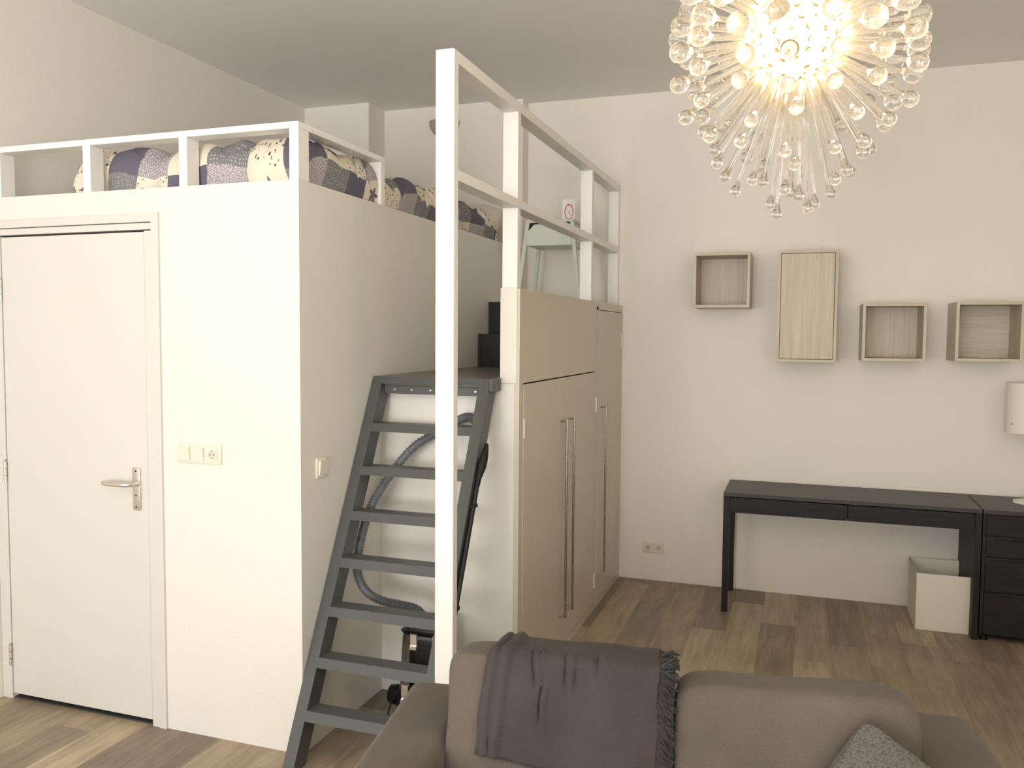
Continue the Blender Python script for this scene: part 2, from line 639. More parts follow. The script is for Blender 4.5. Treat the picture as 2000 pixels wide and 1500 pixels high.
# ------------------------------------------------------------------ loft: cabin under the bed
YF, XS, YC = -2.942, -0.69, -2.263
HL = 2.318
DX0, DX1, DZ1 = -2.255, -1.449, 2.142       # door leaf
# front wall with its door opening
bm = bmesh.new()
bx(bm, DX1 + 0.045, XS - 0.0, YF, YF + 0.09, 0, HL)
bx(bm, XL, DX1 + 0.045, YF, YF + 0.09, DZ1 + 0.045, HL)
tag(obj('wall_loft_front', bm, M['loft']),
    'white front wall of the cabin below the bed, with the door in it', 'wall', kind='structure')
structure('wall_loft_side', (XS - 0.09, XS, YF + 0.09, -0.128, 0, HL), M['loft'],
          'white side wall of the cabin below the bed, running back beside the ladder', 'wall')
bm = bmesh.new()
bx(bm, XS, -0.0925, YC, YC + 0.05, 0, 1.4775)
bx(bm, -0.0925, -0.0245, YC, YC + 0.05, 0, 1.4965)
tag(obj('wall_alcove', bm, M['loft']), 'white wall behind the open ladder, below the landing', 'wall', kind='structure')
structure('loft_deck', (XL, XS - 0.09, YF + 0.09, -0.37, HL - 0.14, HL - 0.03), M['loft'],
          'white deck of the raised bed on top of the cabin', 'loft deck')

# door with its frame
d = thing('door_1', 'flush white door with a lever handle in the loft front wall', 'door', (DX0, YF, 0), kind='structure')


def rel(o, root):
    o.data.transform(Matrix.Translation(-Vector(root.location)))
    return o


bm = bmesh.new()
# stepped frame: outer architrave and inner stop, both sides and head
for (x0, x1, z0, z1, y0) in ((DX1 + 0.0445, DX1 + 0.082, 0, 2.215, YF - 0.012),
                             (DX0 - 0.062, DX1 + 0.0445, 2.178, 2.215, YF - 0.012),
                             (DX1 + 0.004, DX1 + 0.042, 0, DZ1, YF - 0.006),
                             (DX0 - 0.062, DX1 + 0.042, DZ1 + 0.005, 2.175, YF - 0.006),
                             (DX0 - 0.062, DX0 - 0.004, 0, DZ1, YF - 0.006)):
    bx(bm, x0, x1, y0, YF + 0.085, z0, z1, 0.0015)
rel(obj('door_frame', bm, M['gloss'], d), d)
leaf = rel(box_obj('door_leaf', (DX0, DX1, YF - 0.002, YF + 0.038, 0.026, DZ1 - 0.004), M['gloss'], d, 0.0015), d)
rel(box_obj('threshold', (DX0 - .003, DX1 + .003, YF + 0.004, YF + 0.08, 0.0, 0.006), M['tread'], d), d)
for hz in (1.90, 1.07, 0.21):
    bm = bmesh.new()
    for k in range(3):
        lathe(bm, [(0, 0), (.0075, 0.001), (.0075, .031), (0, .032)],
              (DX0 - 0.004, YF - 0.010, hz + k * 0.0335 - 0.05), seg=12)
    lathe(bm, [(0, 0), (.004, 0), (.005, .006), (0, .008)], (DX0 - 0.004, YF - 0.010, hz + 0.05), seg=10)
    rel(obj('hinge', bm, M['alu'], d, smooth='auto'), d)
hp = rel(box_obj('door_handle', (-1.526, -1.486, YF - 0.012, YF - 0.002, 0.948, 1.132), M['alu'], d, 0.003, 2,
                 label='aluminium backplate'), d)
bm = bmesh.new()
hx, hy, hz = -1.500, YF - 0.012, 1.066
pts = smooth_path([(hx, hy, hz), (hx, hy - 0.034, hz), (hx - 0.012, hy - 0.05, hz), (hx - 0.035, hy - 0.056, hz),
                   (hx - 0.08, hy - 0.057, hz), (hx - 0.122, hy - 0.055, hz), (hx - 0.137, hy - 0.046, hz),
                   (hx - 0.139, hy - 0.03, hz)], 6)
tube(bm, pts, 0.0105, 14)
lathe(bm, [(0, 0), (.016, 0), (.016, .008), (0, .008)], (hx, hy, hz), (0, -1, 0), 20)
rel(obj('lever', bm, M['alu'], hp, smooth='auto'), d)
for sz in (1.118, 0.962, 1.012):
    bm = bmesh.new()
    lathe(bm, [(0, 0), (.004, 0), (.0035, .0015), (0, .002)], (-1.506, YF - 0.012, sz), (0, -1, 0), 12)
    rel(obj('screw', bm, M['dark'], hp), d)


# ------------------------------------------------------------------ wall plates
def socket_face(bm_white, bm_dark, cx, y, cz, r=0.020):
    pass


def rocker(parent, cx, cy, cz, axis, s=0.0285):
    """one switch module, 2*s wide; axis 'y' faces -Y, axis 'x' faces +X"""
    bm = bmesh.new()
    if axis == 'y':
        hexa(bm, [(cx - s, cy, cz - s), (cx + s, cy, cz - s), (cx + s, cy - 0.005, cz - s), (cx - s, cy - 0.005, cz - s)],
             [(cx - s, cy, cz + s), (cx + s, cy, cz + s), (cx + s, cy - 0.011, cz + s), (cx - s, cy - 0.011, cz + s)])
    else:
        hexa(bm, [(cx, cy - s, cz - s), (cx, cy + s, cz - s), (cx + 0.005, cy + s, cz - s), (cx + 0.005, cy - s, cz - s)],
             [(cx, cy - s, cz + s), (cx, cy + s, cz + s), (cx + 0.011, cy + s, cz + s), (cx + 0.011, cy - s, cz + s)])
    return obj('rocker', bm, M['plastic'], parent)


def outlet(parent, cx, cy, cz, s=0.0275):
    o = box_obj('outlet', (cx - s, cx + s, cy - 0.004, cy, cz - s, cz + s), M['plastic'], parent, 0.001)
    bm = bmesh.new()
    lathe(bm, [(.0235, 0.0), (.0235, .0015), (.0195, .0015), (.0195, .0002)], (cx, cy - 0.004, cz), (0, -1, 0), 28)
    obj('rim', bm, M['plastic'], o, smooth='auto')
    bm = bmesh.new()
    lathe(bm, [(0, .0003), (.0193, .0003), (.0193, .0008), (0, .0008)], (cx, cy - 0.004, cz), (0, -1, 0), 28)
    obj('well', bm, M['well'], o)
    bm = bmesh.new()
    for dx in (-0.0085, 0.0085):
        lathe(bm, [(0, .0009), (.0028, .0009), (.0028, .0014), (0, .0014)], (cx + dx, cy - 0.004, cz), (0, -1, 0), 10)
    for dz in (-0.0165, 0.0145):
        bx(bm, cx - .002, cx + .002, cy - 0.0058, cy - 0.0049, cz + dz, cz + dz + .003)
    obj('contact_holes', bm, M['dark'], o)
    return o


M['well'] = paint('socket_well', lin(206, 196, 178), 0.4, 0.0, 0.0)
p = thing('switch_plate', 'triple wall plate of two rocker switches and a socket beside the door', 'switch', (0, 0, 0))
box_obj('plate', (-1.288, -1.067, YF - 0.009, YF, 1.170, 1.2495), M['plastic'], p, 0.003, 2)
rocker(p, -1.249, YF - 0.009, 1.2105, 'y')
rocker(p, -1.178, YF - 0.009, 1.2105, 'y')
outlet(p, -1.107, YF - 0.009, 1.2105)

p = thing('light_switch', 'single white light switch on the loft side wall near the corner', 'switch', (0, 0, 0))
box_obj('plate', (XS, XS + 0.009, -2.838, -2.755, 1.118, 1.201), M['plastic'], p, 0.003, 2)
rocker(p, XS + 0.009, -2.7965, 1.1595, 'x')

p = thing('wall_socket', 'cream double power socket low on the back wall beside the wardrobe', 'socket', (0, 0, 0))
box_obj('plate', (0.167, 0.318, -0.009, 0.0, 0.196, 0.270), M['plastic'], p, 0.003, 2)
outlet(p, 0.205, -0.009, 0.233, .033)
outlet(p, 0.280, -0.009, 0.233, .033)

# ------------------------------------------------------------------ bed guard rail
g = thing('bed_guardrail', 'low white timber guard rail around the front of the raised bed', 'railing', (0, 0, 0))
GZ0, GZ1 = HL, 2.543
rt_ = 0.026
box_obj('top_rail', (XL, XS, YF, YF + 0.075, GZ1 - rt_, GZ1), M['lumber'], g, 0.002)
box_obj('top_rail', (XS - 0.075, XS, YF + 0.075, -2.222, GZ1 - rt_, GZ1), M['lumber'], g, 0.002)
for x0, x1 in ((-0.732, XS), (-1.263, -1.222), (-1.772, -1.731), (-2.292, -2.25)):
    box_obj('post', (x0, x1, YF, YF + 0.075, GZ0, GZ1 - rt_), M['lumber'], g, 0.0015)
box_obj('post', (XS - 0.062, XS, -2.262, -2.222, GZ0, GZ1 - rt_), M['lumber'], g, 0.0015)

# ------------------------------------------------------------------ tall loft railing
g = thing('loft_railing', 'tall white timber railing with a floor-to-rail post in front of the wardrobe',
          'railing', (0, 0, 0))
PX0, PX1, PY = -0.104, -0.030, -2.944
HR, HM = 2.752, 2.324
box_obj('newel_post', (PX0, PX1, PY, PY + 0.042, 0, HR), M['lumber'], g, 0.002)
box_obj('top_rail', (PX0, PX1, PY + 0.042, 0, HR - 0.044, HR), M['lumber'], g, 0.002)
box_obj('middle_rail', (PX0, PX1, PY + 0.042, 0, HM - 0.040, HM), M['lumber'], g, 0.002)
for y in (-2.213, -1.005 + 0.19, -0.042):
    box_obj('post', (PX0 + .001, PX1 - .001, y, y + 0.042, HM, HR - 0.044), M['lumber'], g, 0.0015)
    box_obj('post', (PX0 + .001, PX1 - .001, y, y + 0.042, 1.9205, HM - 0.040), M['lumber'], g, 0.0015)

# ------------------------------------------------------------------ wardrobe
HC = 1.92
w = thing('built_in_wardrobe', 'built-in cream wardrobe with three flush doors below the loft railing', 'wardrobe', (0, 0, 0))
bm = bmesh.new()
bx(bm, -0.092, 0.0, YC - 0.001, -0.795, 1.497, HC)          # upper panel
bx(bm, -0.024, 0.0, YC - 0.001, -2.209, 0, 1.497)           # front stile
bx(bm, -0.024, 0.0, -0.79, -0.742, 0, HC - .03)             # stile between the doors
bx(bm, -0.024, 0.0, -2.209, -0.79, 0, 0.045)                # plinth
bx(bm, -0.024, 0.0, -0.742, -0.0, 0, 0.03)
bx(bm, -0.024, 0.0, -0.795, 0, 1.873, HC)
bx(bm, -0.024, 0.0, -0.052, 0, 0.03, 1.873)
obj('carcass', bm, M['closet'], w)
box_obj('side_panel', (-0.090, -0.012, YC - 0.006, YC - 0.001, 1.498, HC + .003), M['loft'], w, 0.001)
for (y0, y1, z0, z1, hy, hin) in ((-2.205, -1.503, 0.05, 1.490, -1.578, -2.207), (-1.499, -0.794, 0.05, 1.490, -1.432, -0.790),
                                  (-0.738, -0.056, 0.035, 1.868, -0.650, -0.052)):
    dr = box_obj('door', (-0.02, 0.002, y0, y1, z0, z1), M['closet'], w, 0.0012)
    bm = bmesh.new()
    hz0, hz1 = 0.215, 1.272
    tube(bm, [(0.036, hy, hz0), (0.036, hy, hz1)], 0.007, 12)
    for hz in (hz0 + 0.008, hz1 - 0.008):
        tube(bm, [(0.002, hy, hz), (0.036, hy, hz)], 0.005, 10)
    obj('handle', bm, M['steel'], dr, smooth='auto', label='long brushed steel bar handle')
    hzs = (1.29, 0.19) if z1 < 1.8 else (1.68, 0.22)
    for hz in hzs:
        bm = bmesh.new()
        bx(bm, 0.0021, 0.0036, hin - 0.012, hin + 0.012, hz - 0.045, hz + 0.045)
        tube(bm, [(0.005, hin, hz - 0.045), (0.005, hin, hz + 0.045)], 0.0042, 10)
        obj('hinge', bm, M['plastic'], dr, smooth='auto')
structure('loft_floor', (XS, -0.093, -0.80, 0.0, 1.80, 1.9195), M['loft'],
          'white loft floor behind the tall railing that the side table stands on', 'loft floor')

# ------------------------------------------------------------------ landing, steps
s = thing('loft_stairs', 'black landing with two black steps between the wall and wardrobe', 'stairs', (0, 0, 0))
box_obj('landing', (XS + 0.001, -0.093, -2.33, -0.80, 1.478, 1.519), M['landing'], s, 0.001)
box_obj('step', (XS + 0.001, -0.094, -1.015, -0.801, 1.5195, 1.719), M['black_wood'], s, 0.001)
box_obj('step', (XS + 0.001, -0.094, -0.835, -0.8005, 1.7195, 1.921), M['black_wood'], s, 0.001)

# ------------------------------------------------------------------ ladder
l = thing('loft_ladder', 'steep dark grey open ladder leading up to the landing', 'ladder', (0, 0, 0))


def ly(z):
    return -2.346 - (1.52 - z) * 0.497


LX0, LX1, LW, LD = -0.687, -0.106, 0.050, 0.095
for x0, x1 in ((LX0, LX0 + LW), (LX1 - LW, LX1)):
    bm = bmesh.new()
    zt, zb = 1.520, 0.0
    yt, yb = ly(zt), ly(zb)
    hexa(bm, [(x0, yb, zb), (x1, yb, zb), (x1, yb + LD, zb), (x0, yb + LD, zb)],
         [(x0, yt, zt), (x1, yt, zt), (x1, yt + LD - .078, zt), (x0, yt + LD - .078, zt)])
    # keep a constant depth below the landing: middle section
    bm.free()
    bm = bmesh.new()
    zc = 1.476
    yc_ = ly(zc)
    hexa(bm, [(x0, yb, zb), (x1, yb, zb), (x1, yb + LD, zb), (x0, yb + LD, zb)],
         [(x0, yc_, zc), (x1, yc_, zc), (x1, yc_ + LD, zc), (x0, yc_ + LD, zc)])
    hexa(bm, [(x0, yc_, zc), (x1, yc_, zc), (x1, -2.3305, zc), (x0, -2.3305, zc)],
         [(x0, yt, zt), (x1, yt, zt), (x1, -2.3305, zt), (x0, -2.3305, zt)])
    obj('stringer', bm, M['ladder'], l)
for k in range(7):
    zt = 1.313 - 0.183 * k
    zb = zt - 0.036
    x0, x1 = LX0 + LW, LX1 - LW
    bm = bmesh.new()
    hexa(bm, [(x0, ly(zb), zb), (x1, ly(zb), zb), (x1, ly(zb) + LD, zb), (x0, ly(zb) + LD, zb)],
         [(x0, ly(zt), zt), (x1, ly(zt), zt), (x1, ly(zb) + LD, zt), (x0, ly(zb) + LD, zt)])
    obj('tread', bm, M['ladder'], l)
bm = bmesh.new()
x0, x1 = LX0 + LW, LX1 - LW
hexa(bm, [(x0, ly(1.488), 1.488), (x1, ly(1.488), 1.488), (x1, -2.3305, 1.488), (x0, -2.3305, 1.488)],
     [(x0, ly(1.52), 1.52), (x1, ly(1.52), 1.52), (x1, -2.3305, 1.52), (x0, -2.3305, 1.52)])
obj('tread', bm, M['ladder'], l)
box_obj('fixing_board', (x0, x1, -2.3295, -2.3055, 1.440, 1.4775), M['ladder'], l, 0.001)
box_obj('side_bracket', (LX1 + .0005, LX1 + 0.022, -2.372, -2.27, 1.462, 1.523), M['ladder'], l, 0.004)
for sx in (-0.585, -0.50, -0.405, -0.185):
    bm = bmesh.new()
    lathe(bm, [(0, 0), (.0055, 0), (.0045, .002), (0, .0025)], (sx, -2.3295, 1.459), (0, -1, 0), 12)
    obj('screw', bm, M['chrome'], l, smooth='auto')

# ------------------------------------------------------------------ bed
bed = thing('mattress', 'pale mattress lying on the loft deck below the duvet', 'mattress', (0, 0, 0))
box_obj('mattress_body', (-1.90, -0.785, -2.84, -0.62, HL - 0.029, HL + 0.003), M['mattress'], bed, 0.01, 2)


def duvet():
    bm = bmesh.new()
    uvl = bm.loops.layers.uv.new('UVMap')
    x0, x1, y0, y1 = -1.915, -0.702, -2.860, -0.66
    NA, NB = 120, 210
    r = 0.10
    cx, cy, hx, hy = (x0 + x1) / 2, (y0 + y1) / 2, (x1 - x0) / 2, (y1 - y0) / 2

    def prof(a, hh):
        """a in arc length from -(L) to L; returns offset and height factor"""
        flat = hh - r
        s = abs(a)
        sg = 1 if a >= 0 else -1
        if s <= flat:
            return sg * s, 1.0
        t = (s - flat) / (r * PI / 2)
        if t <= 1:
            return sg * (flat + r * math.sin(t * PI / 2)), 0.42 + 0.58 * math.cos(t * PI / 2)
        return sg * (flat + r - 0.01 * (t - 1)), 0.42 * max(0.0, 1 - (t - 1) * 1.35)
    LA = hx - r + r * PI / 2 * 1.75
    LB = hy - r + r * PI / 2 * 1.75
    P = []
    for j in range(NB + 1):
        row = []
        b = -LB + 2 * LB * j / NB
        yy, zb = prof(b, hy)
        for i in range(NA + 1):
            a = -LA + 2 * LA * i / NA
            xx, za = prof(a, hx)
            z = HL + 0.006 + 0.185 * za * zb
            X, Y = cx + xx, cy + yy
            # billows and folds
            q = Vector((X * 2.3, Y * 1.9, 0.3))
            n1 = noise.noise(q)
            rid = 1 - abs(noise.noise(Vector((X * 4.5 + 3 + n1 * 1.5, Y * 3.4 + 1.2, 5.0)))) * 2.2
            n3 = noise.noise(Vector((X * 11, Y * 9, 2.0)))
            amp = za * zb
            sh = noise.noise(Vector((X * 7 + n1 * 2, Y * 8.5, 7.0)))
            z += amp * (0.026 * n1 + 0.036 * rid - 0.014 + 0.010 * n3 - 0.045 * max(0, 0.10 - abs(sh)) / 0.10 * (1 if Y > -2.55 else .35))
            # deep creases across the bed
            for (yc2, wd, dp, sl) in ((-2.42, 0.055, 0.055, 0.25), (-2.05, 0.05, 0.05, -0.35), (-1.62, 0.06, 0.05, 0.3),
                                      (-1.2, 0.05, 0.045, -0.2), (-0.93, 0.04, 0.05, 0.2)):
                t = (Y - yc2 - sl * (X + 0.9)) / wd
                z -= amp * dp * math.exp(-t * t) * (0.6 + 0.4 * math.sin(X * 7 + yc2 * 9)) * (1 if X > -1.6 else .3)
            # vertical pinches along the front
            if Y < -2.6:
                for xc2 in (-1.74, -1.48, -1.30, -1.02):
                    t = (X - xc2) / 0.035
                    Y += 0.022 * math.exp(-t * t) * (1 - zb * 0.6)
                    z -= 0.018 * amp * math.exp(-t * t)
            if X > -0.9:
                X -= 0.02 * max(0, noise.noise(Vector((Y * 6.5, z * 4, 1.0)))) * (1 - za)
            z += 0.02 * max(0, -(Y + 2.6)) * amp
            row.append(((X, Y, min(z, 2.575)), (a, b)))
        P.append(row)
    V = [[bm.verts.new(c[0]) for c in row] for row in P]
    cell = 0.185
    for j in range(NB):
        for i in range(NA):
            f = bm.faces.new((V[j][i], V[j][i + 1], V[j + 1][i + 1], V[j + 1][i]))
            for lp, (jj, ii) in zip(f.loops, ((j, i), (j, i + 1), (j + 1, i + 1), (j + 1, i))):
                a, b = P[jj][ii][1]
                wx = 0.55 * noise.noise(Vector((a * 1.8, b * 1.8, 4.0))) + 0.10 * noise.noise(Vector((a * 9, b * 7, 8.0)))
                wy = 0.55 * noise.noise(Vector((a * 1.8, b * 1.8, 9.0)))
                lp[uvl].uv = (a / cell + 40.4 + wx, b / cell + 40.3 + wy)
    # hem underneath
    o = obj('duvet', bm, M['patch'], smooth=True)
    md = o.modifiers.new('cloth_thickness', 'SOLIDIFY')
    md.thickness = 0.006
    md.offset = -1
    return o


tag(duvet(), 'rumpled patchwork duvet in slate, cream and grey prints on the raised bed', 'duvet')


def pillow(name, w, h, d, mat, parent=None, e=3.2, n=22, fold=0.0, seed=0, piping=False, pinch=0.16):
    """cushion centred on its origin: w along x, d along y, h along z"""
    bm = bmesh.new()
    uvl = bm.loops.layers.uv.new('UVMap')
    bmesh.ops.create_cube(bm, size=2.0)
    bmesh.ops.subdivide_edges(bm, edges=bm.edges[:], cuts=n, use_grid_fill=True)
    for v in bm.verts:
        x, y, z = v.co
        # rounded box: superellipsoid normalisation
        m_ = (abs(x) ** e + abs(y) ** e + abs(z) ** e) ** (1 / e)
        k = max(abs(x), abs(y), abs(z)) / m_
        x, y, z = x * k, y * k, z * k
        puff = (1 - pinch * 1.0 * (abs(x) ** 3)) * (1 - pinch * (abs(z) ** 3))
        y2 = y * puff
        nn = noise.noise(Vector((x * 1.6 + seed, y * 1.2, z * 1.8 + seed))) * 0.05
        n2 = noise.noise(Vector((x * 5 + seed * 3, y * 2, z * 4))) * fold
        v.co = Vector((x * w / 2 * (1 + nn * 0.5), (y2 + (nn + n2) * (1 if abs(y) > .3 else .3)) * d / 2,
                       z * h / 2 * (1 + nn * 0.5)))
    for f in bm.faces:
        for lp in f.loops:
            lp[uvl].uv = (lp.vert.co.x / 0.2 + 7, lp.vert.co.z / 0.2 + 3)
    return obj(name, bm, mat, parent, smooth=True)


pw = pillow('pillow', 0.52, 0.40, 0.16, M['mattress'], seed=3, fold=0.1)
pw.rotation_euler = (R(-62), 0, R(8))
pw.location = (-1.02, -0.44, 2.49)
tag(pw, 'plain off-white pillow at the far end of the raised bed', 'pillow')
pw = pillow('pillow', 0.56, 0.40, 0.17, M['patch'], seed=9, fold=0.15)
pw.rotation_euler = (R(-40), 0, R(-6))
pw.location = (-1.50, -0.54, 2.56)
tag(pw, 'grey patchwork pillow leaning behind the duvet near the chimney breast', 'pillow')

# bowl light on the chimney breast
t_ = thing('wall_uplight', 'half-bowl grey wall uplighter high on the chimney breast', 'wall light', (-1.30, -0.128, 3.20))
bm = bmesh.new()
seg = 24
rings = []
for k in range(9):
    a = k / 8 * PI / 2
    rr, zz = math.cos(a), -math.sin(a)
    rings.append([bm.verts.new((0.118 * rr * math.cos(PI + PI * q / seg), 0.105 * rr * math.sin(PI + PI * q / seg), 0.115 * zz + .05))
                  for q in range(seg + 1)])
for a, b in zip(rings, rings[1:]):
    for q in range(seg):
        try:
            bm.faces.new((a[q], a[q + 1], b[q + 1], b[q]))
        except ValueError:
            pass
bmesh.ops.remove_doubles(bm, verts=bm.verts[:], dist=0.0005)
o = obj('bowl', bm, paint('grey_bowl_enamel', lin(176, 168, 158), 0.35, 0, 0), t_, smooth=True)
md = o.modifiers.new('wall_thickness', 'SOLIDIFY')
md.thickness = 0.004
box_obj('back_plate', (-0.06, 0.06, -0.012, 0.0, -0.03, 0.045), M['alu'], t_, 0.002)

# ------------------------------------------------------------------ side table on the loft
t_ = thing('side_table', 'pale green metal side table with splayed legs on the loft floor', 'side table', (-0.362, -0.45, 1.9195))
TW, TD, TH = 0.160, 0.15, 0.535
lg = 0.024
for sx in (-1, 1):
    for sy in (-1, 1):
        bm = bmesh.new()
        xt, yt_ = sx * (TW - lg / 2), sy * (TD - lg / 2)
        xb, yb = sx * (TW + 0.048), sy * (TD + 0.018)
        h_ = lg / 2

        def sq(x, y, z):
            return [(x - h_, y - h_, z), (x + h_, y - h_, z), (x + h_, y + h_, z), (x - h_, y + h_, z)]
        hexa(bm, sq(xb, yb, 0.0), sq(xt, yt_, TH - 0.0185))
        obj('leg', bm, M['pale_green'], t_)
bm = bmesh.new()
bx(bm, -TW, TW, -TD, TD, TH - 0.018, TH, 0.002)
obj('table_top', bm, M['pale_green'], t_, smooth='auto')
bm = bmesh.new()
zb, zt = TH - 0.165, TH - 0.030
yy = -TD - 0.006
hexa(bm, [(-TW + .010, yy - 0.004, zb), (TW - .010, yy - 0.004, zb), (TW - .010, yy, zb), (-TW + .010, yy, zb)],
     [(-TW + .016, yy - 0.004, zb + 0.09), (TW - .016, yy - 0.004, zb + 0.09), (TW - .016, yy, zb + 0.09), (-TW + .016, yy, zb + 0.09)])
hexa(bm, [(-TW + .016, yy - 0.004, zb + .09), (TW - .016, yy - 0.004, zb + .09), (TW - .016, yy, zb + .09), (-TW + .016, yy, zb + .09)],
     [(-TW + .06, yy - 0.004, zt), (TW - .06, yy - 0.004, zt), (TW - .06, yy, zt), (-TW + .06, yy, zt)])
obj('front_panel', bm, M['pale_green'], t_)
bm = bmesh.new()
bx(bm, -TW + .012, TW - .012, -TD, TD - 0.004, zb, zb + 0.004)
bx(bm, -TW + .012, TW - .012, TD - 0.004, TD, zb, TH - 0.019)
for sx in (-1, 1):
    bx(bm, sx * (TW - .012) - .002, sx * (TW - .012) + .002, -TD, TD, zb, TH - 0.019)
obj('tray', bm, M['pale_green'], t_)
bm = bmesh.new()
bx(bm, -TW + .016, TW - .016, -TD + 0.004, -TD + 0.006, zb + 0.006, TH - 0.0195)
obj('inner_shade_sheet', bm, M['dark'], t_, label='dark sheet for the shade inside the open front')  # dark sheet standing in for shade behind the front panel

# greeting card
cd = thing('greeting_card', 'small white card with a ring of pink dots on the side table', 'card', (-0.29, -0.40, 1.9195 + TH + .0005), R(9))
card_front = box_obj('card_stock', (-0.042, 0.042, -0.0015, 0.0015, 0.0, 0.155), M['card'], cd)
o = box_obj('card_back', (-0.042, -0.039, 0.0016, 0.05, 0.0, 0.155), M['card'], cd)


def card_print():
    mt, nt, bs = new_mat('printed_card')
    tc = nd(nt, 'ShaderNodeTexCoord')
    sp = nd(nt, 'ShaderNodeSeparateXYZ')
    nt.links.new(tc.outputs['Object'], sp.inputs[0])
    x = mth(nt, 'DIVIDE', mth(nt, 'ADD', sp.outputs[0], -0.002), 0.027)
    z = mth(nt, 'DIVIDE', mth(nt, 'ADD', sp.outputs[2], -0.072), 0.048)
    rad = mth(nt, 'SQRT', mth(nt, 'ADD', mth(nt, 'MULTIPLY', x, x), mth(nt, 'MULTIPLY', z, z)))
    ang = mth(nt, 'MULTIPLY', mth(nt, 'ARCTAN2', z, x), 20 / (2 * PI))
    fa = mth(nt, 'MULTIPLY', mth(nt, 'SUBTRACT', mth(nt, 'FRACT', ang), 0.5), 0.32)
    dr = mth(nt, 'MULTIPLY', mth(nt, 'SUBTRACT', rad, 1.0), 0.8)
    dd = mth(nt, 'SQRT', mth(nt, 'ADD', mth(nt, 'MULTIPLY', fa, fa), mth(nt, 'MULTIPLY', dr, dr)))
    ring = mth(nt, 'LESS_THAN', dd, 0.125)
    wn = nd(nt, 'ShaderNodeTexWhiteNoise', noise_dimensions='1D')
    nt.links.new(mth(nt, 'FLOOR', ang), wn.inputs['W'])
    rc = mixc(nt, wn.outputs['Value'], lin(232, 80, 120), lin(150, 26, 60))
    vo = nd(nt, 'ShaderNodeTexVoronoi')
    vo.inputs['Scale'].default_value = 120
    nt.links.new(tc.outputs['Object'], vo.inputs['Vector'])
    inner = mth(nt, 'MULTIPLY', mth(nt, 'LESS_THAN', rad, 0.62), mth(nt, 'LESS_THAN', vo.outputs['Distance'], 0.38))
    c = mixc(nt, inner, lin(240, 236, 232), lin(236, 150, 172))
    c = mixc(nt, ring, c, rc)
    nt.links.new(c, bs.inputs['Base Color'])
    bs.inputs['Roughness'].default_value = 0.6
    return mt


o.data.materials[0] = M['card']
card_front.data.materials[0] = card_print()

# ------------------------------------------------------------------ hanging box shelves
def box_shelf(x0, z0, wd, ht, dp, label, closed=False, hor=False):
    b = thing('wall_cabinet' if closed else 'wall_box_shelf', label, 'cabinet' if closed else 'shelf',
              (x0, 0, z0), group=None if closed else 'pale wood box shelves on the back wall')
    t = 0.017
    mt = M['ash']
    box_obj('side_panel', (0, t, -dp, 0, 0, ht), M['ash'], b, 0.0006)
    box_obj('side_panel', (wd - t, wd, -dp, 0, 0, ht), M['ash'], b, 0.0006)
    box_obj('top_panel', (t, wd - t, -dp, 0, ht - t, ht), M['ash_h'], b, 0.0006)
    box_obj('bottom_panel', (t, wd - t, -dp, 0, 0, t), M['ash_h'], b, 0.0006)
    box_obj('back_panel', (t, wd - t, -0.03, -0.024, t, ht - t), M['ash_h'] if hor else M['ash'], b)
    if closed:
        box_obj('door', (t + .003, wd - t - .003, -dp + 0.001, -dp + 0.018, t + .003, ht - t - .003), M['ash'], b, 0.0006)
    return b


DP = 0.32
box_shelf(0.520, 1.897, 0.35, 0.347, DP, 'open pale wood box shelf, the higher one nearest the wardrobe')
box_shelf(1.037, 1.558, 0.35, 0.688, DP, 'tall pale wood wall cabinet with a flat door above the desk', closed=True)
box_shelf(1.532, 1.572, 0.35, 0.347, DP, 'open pale wood box shelf directly right of the tall cabinet')
box_shelf(2.037, 1.578, 0.35, 0.347, DP, 'open pale wood box shelf at the right edge, horizontal grain inside', hor=True)

# ------------------------------------------------------------------ desk
DX, DW, DY0, DY1 = 0.755, 1.42, -0.523, -0.025
d = thing('desk', 'long black-brown desk with two drawers against the back wall', 'desk', (DX, DY0, 0))


def dbox(name, dims, mat, bevel=0.001, parent=None, label=None):
    o = box_obj(name, dims, mat, parent or d, bevel, label=label)
    return o


DD = DY1 - DY0
dbox('desk_top', (0, DW, 0, DD, 0.727, 0.75), M['desk'])
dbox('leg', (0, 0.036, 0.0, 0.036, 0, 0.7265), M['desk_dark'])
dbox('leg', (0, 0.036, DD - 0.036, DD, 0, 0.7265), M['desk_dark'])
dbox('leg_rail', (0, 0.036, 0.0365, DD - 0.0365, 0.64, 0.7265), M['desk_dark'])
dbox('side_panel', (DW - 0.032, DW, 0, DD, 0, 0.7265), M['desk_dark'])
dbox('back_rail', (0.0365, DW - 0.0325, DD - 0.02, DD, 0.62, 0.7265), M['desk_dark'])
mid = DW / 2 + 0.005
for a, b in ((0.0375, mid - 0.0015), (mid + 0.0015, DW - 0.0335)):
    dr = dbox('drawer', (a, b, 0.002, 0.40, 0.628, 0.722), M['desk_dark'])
bm = bmesh.new()
lathe(bm, [(0, 0.0004), (.038, .0004), (.042, .002), (.046, .002), (.048, 0.0003)], (1.28, DD - 0.075, 0.75), seg=28)
obj('cable_grommet', bm, M['black_plastic'], d, smooth='auto')

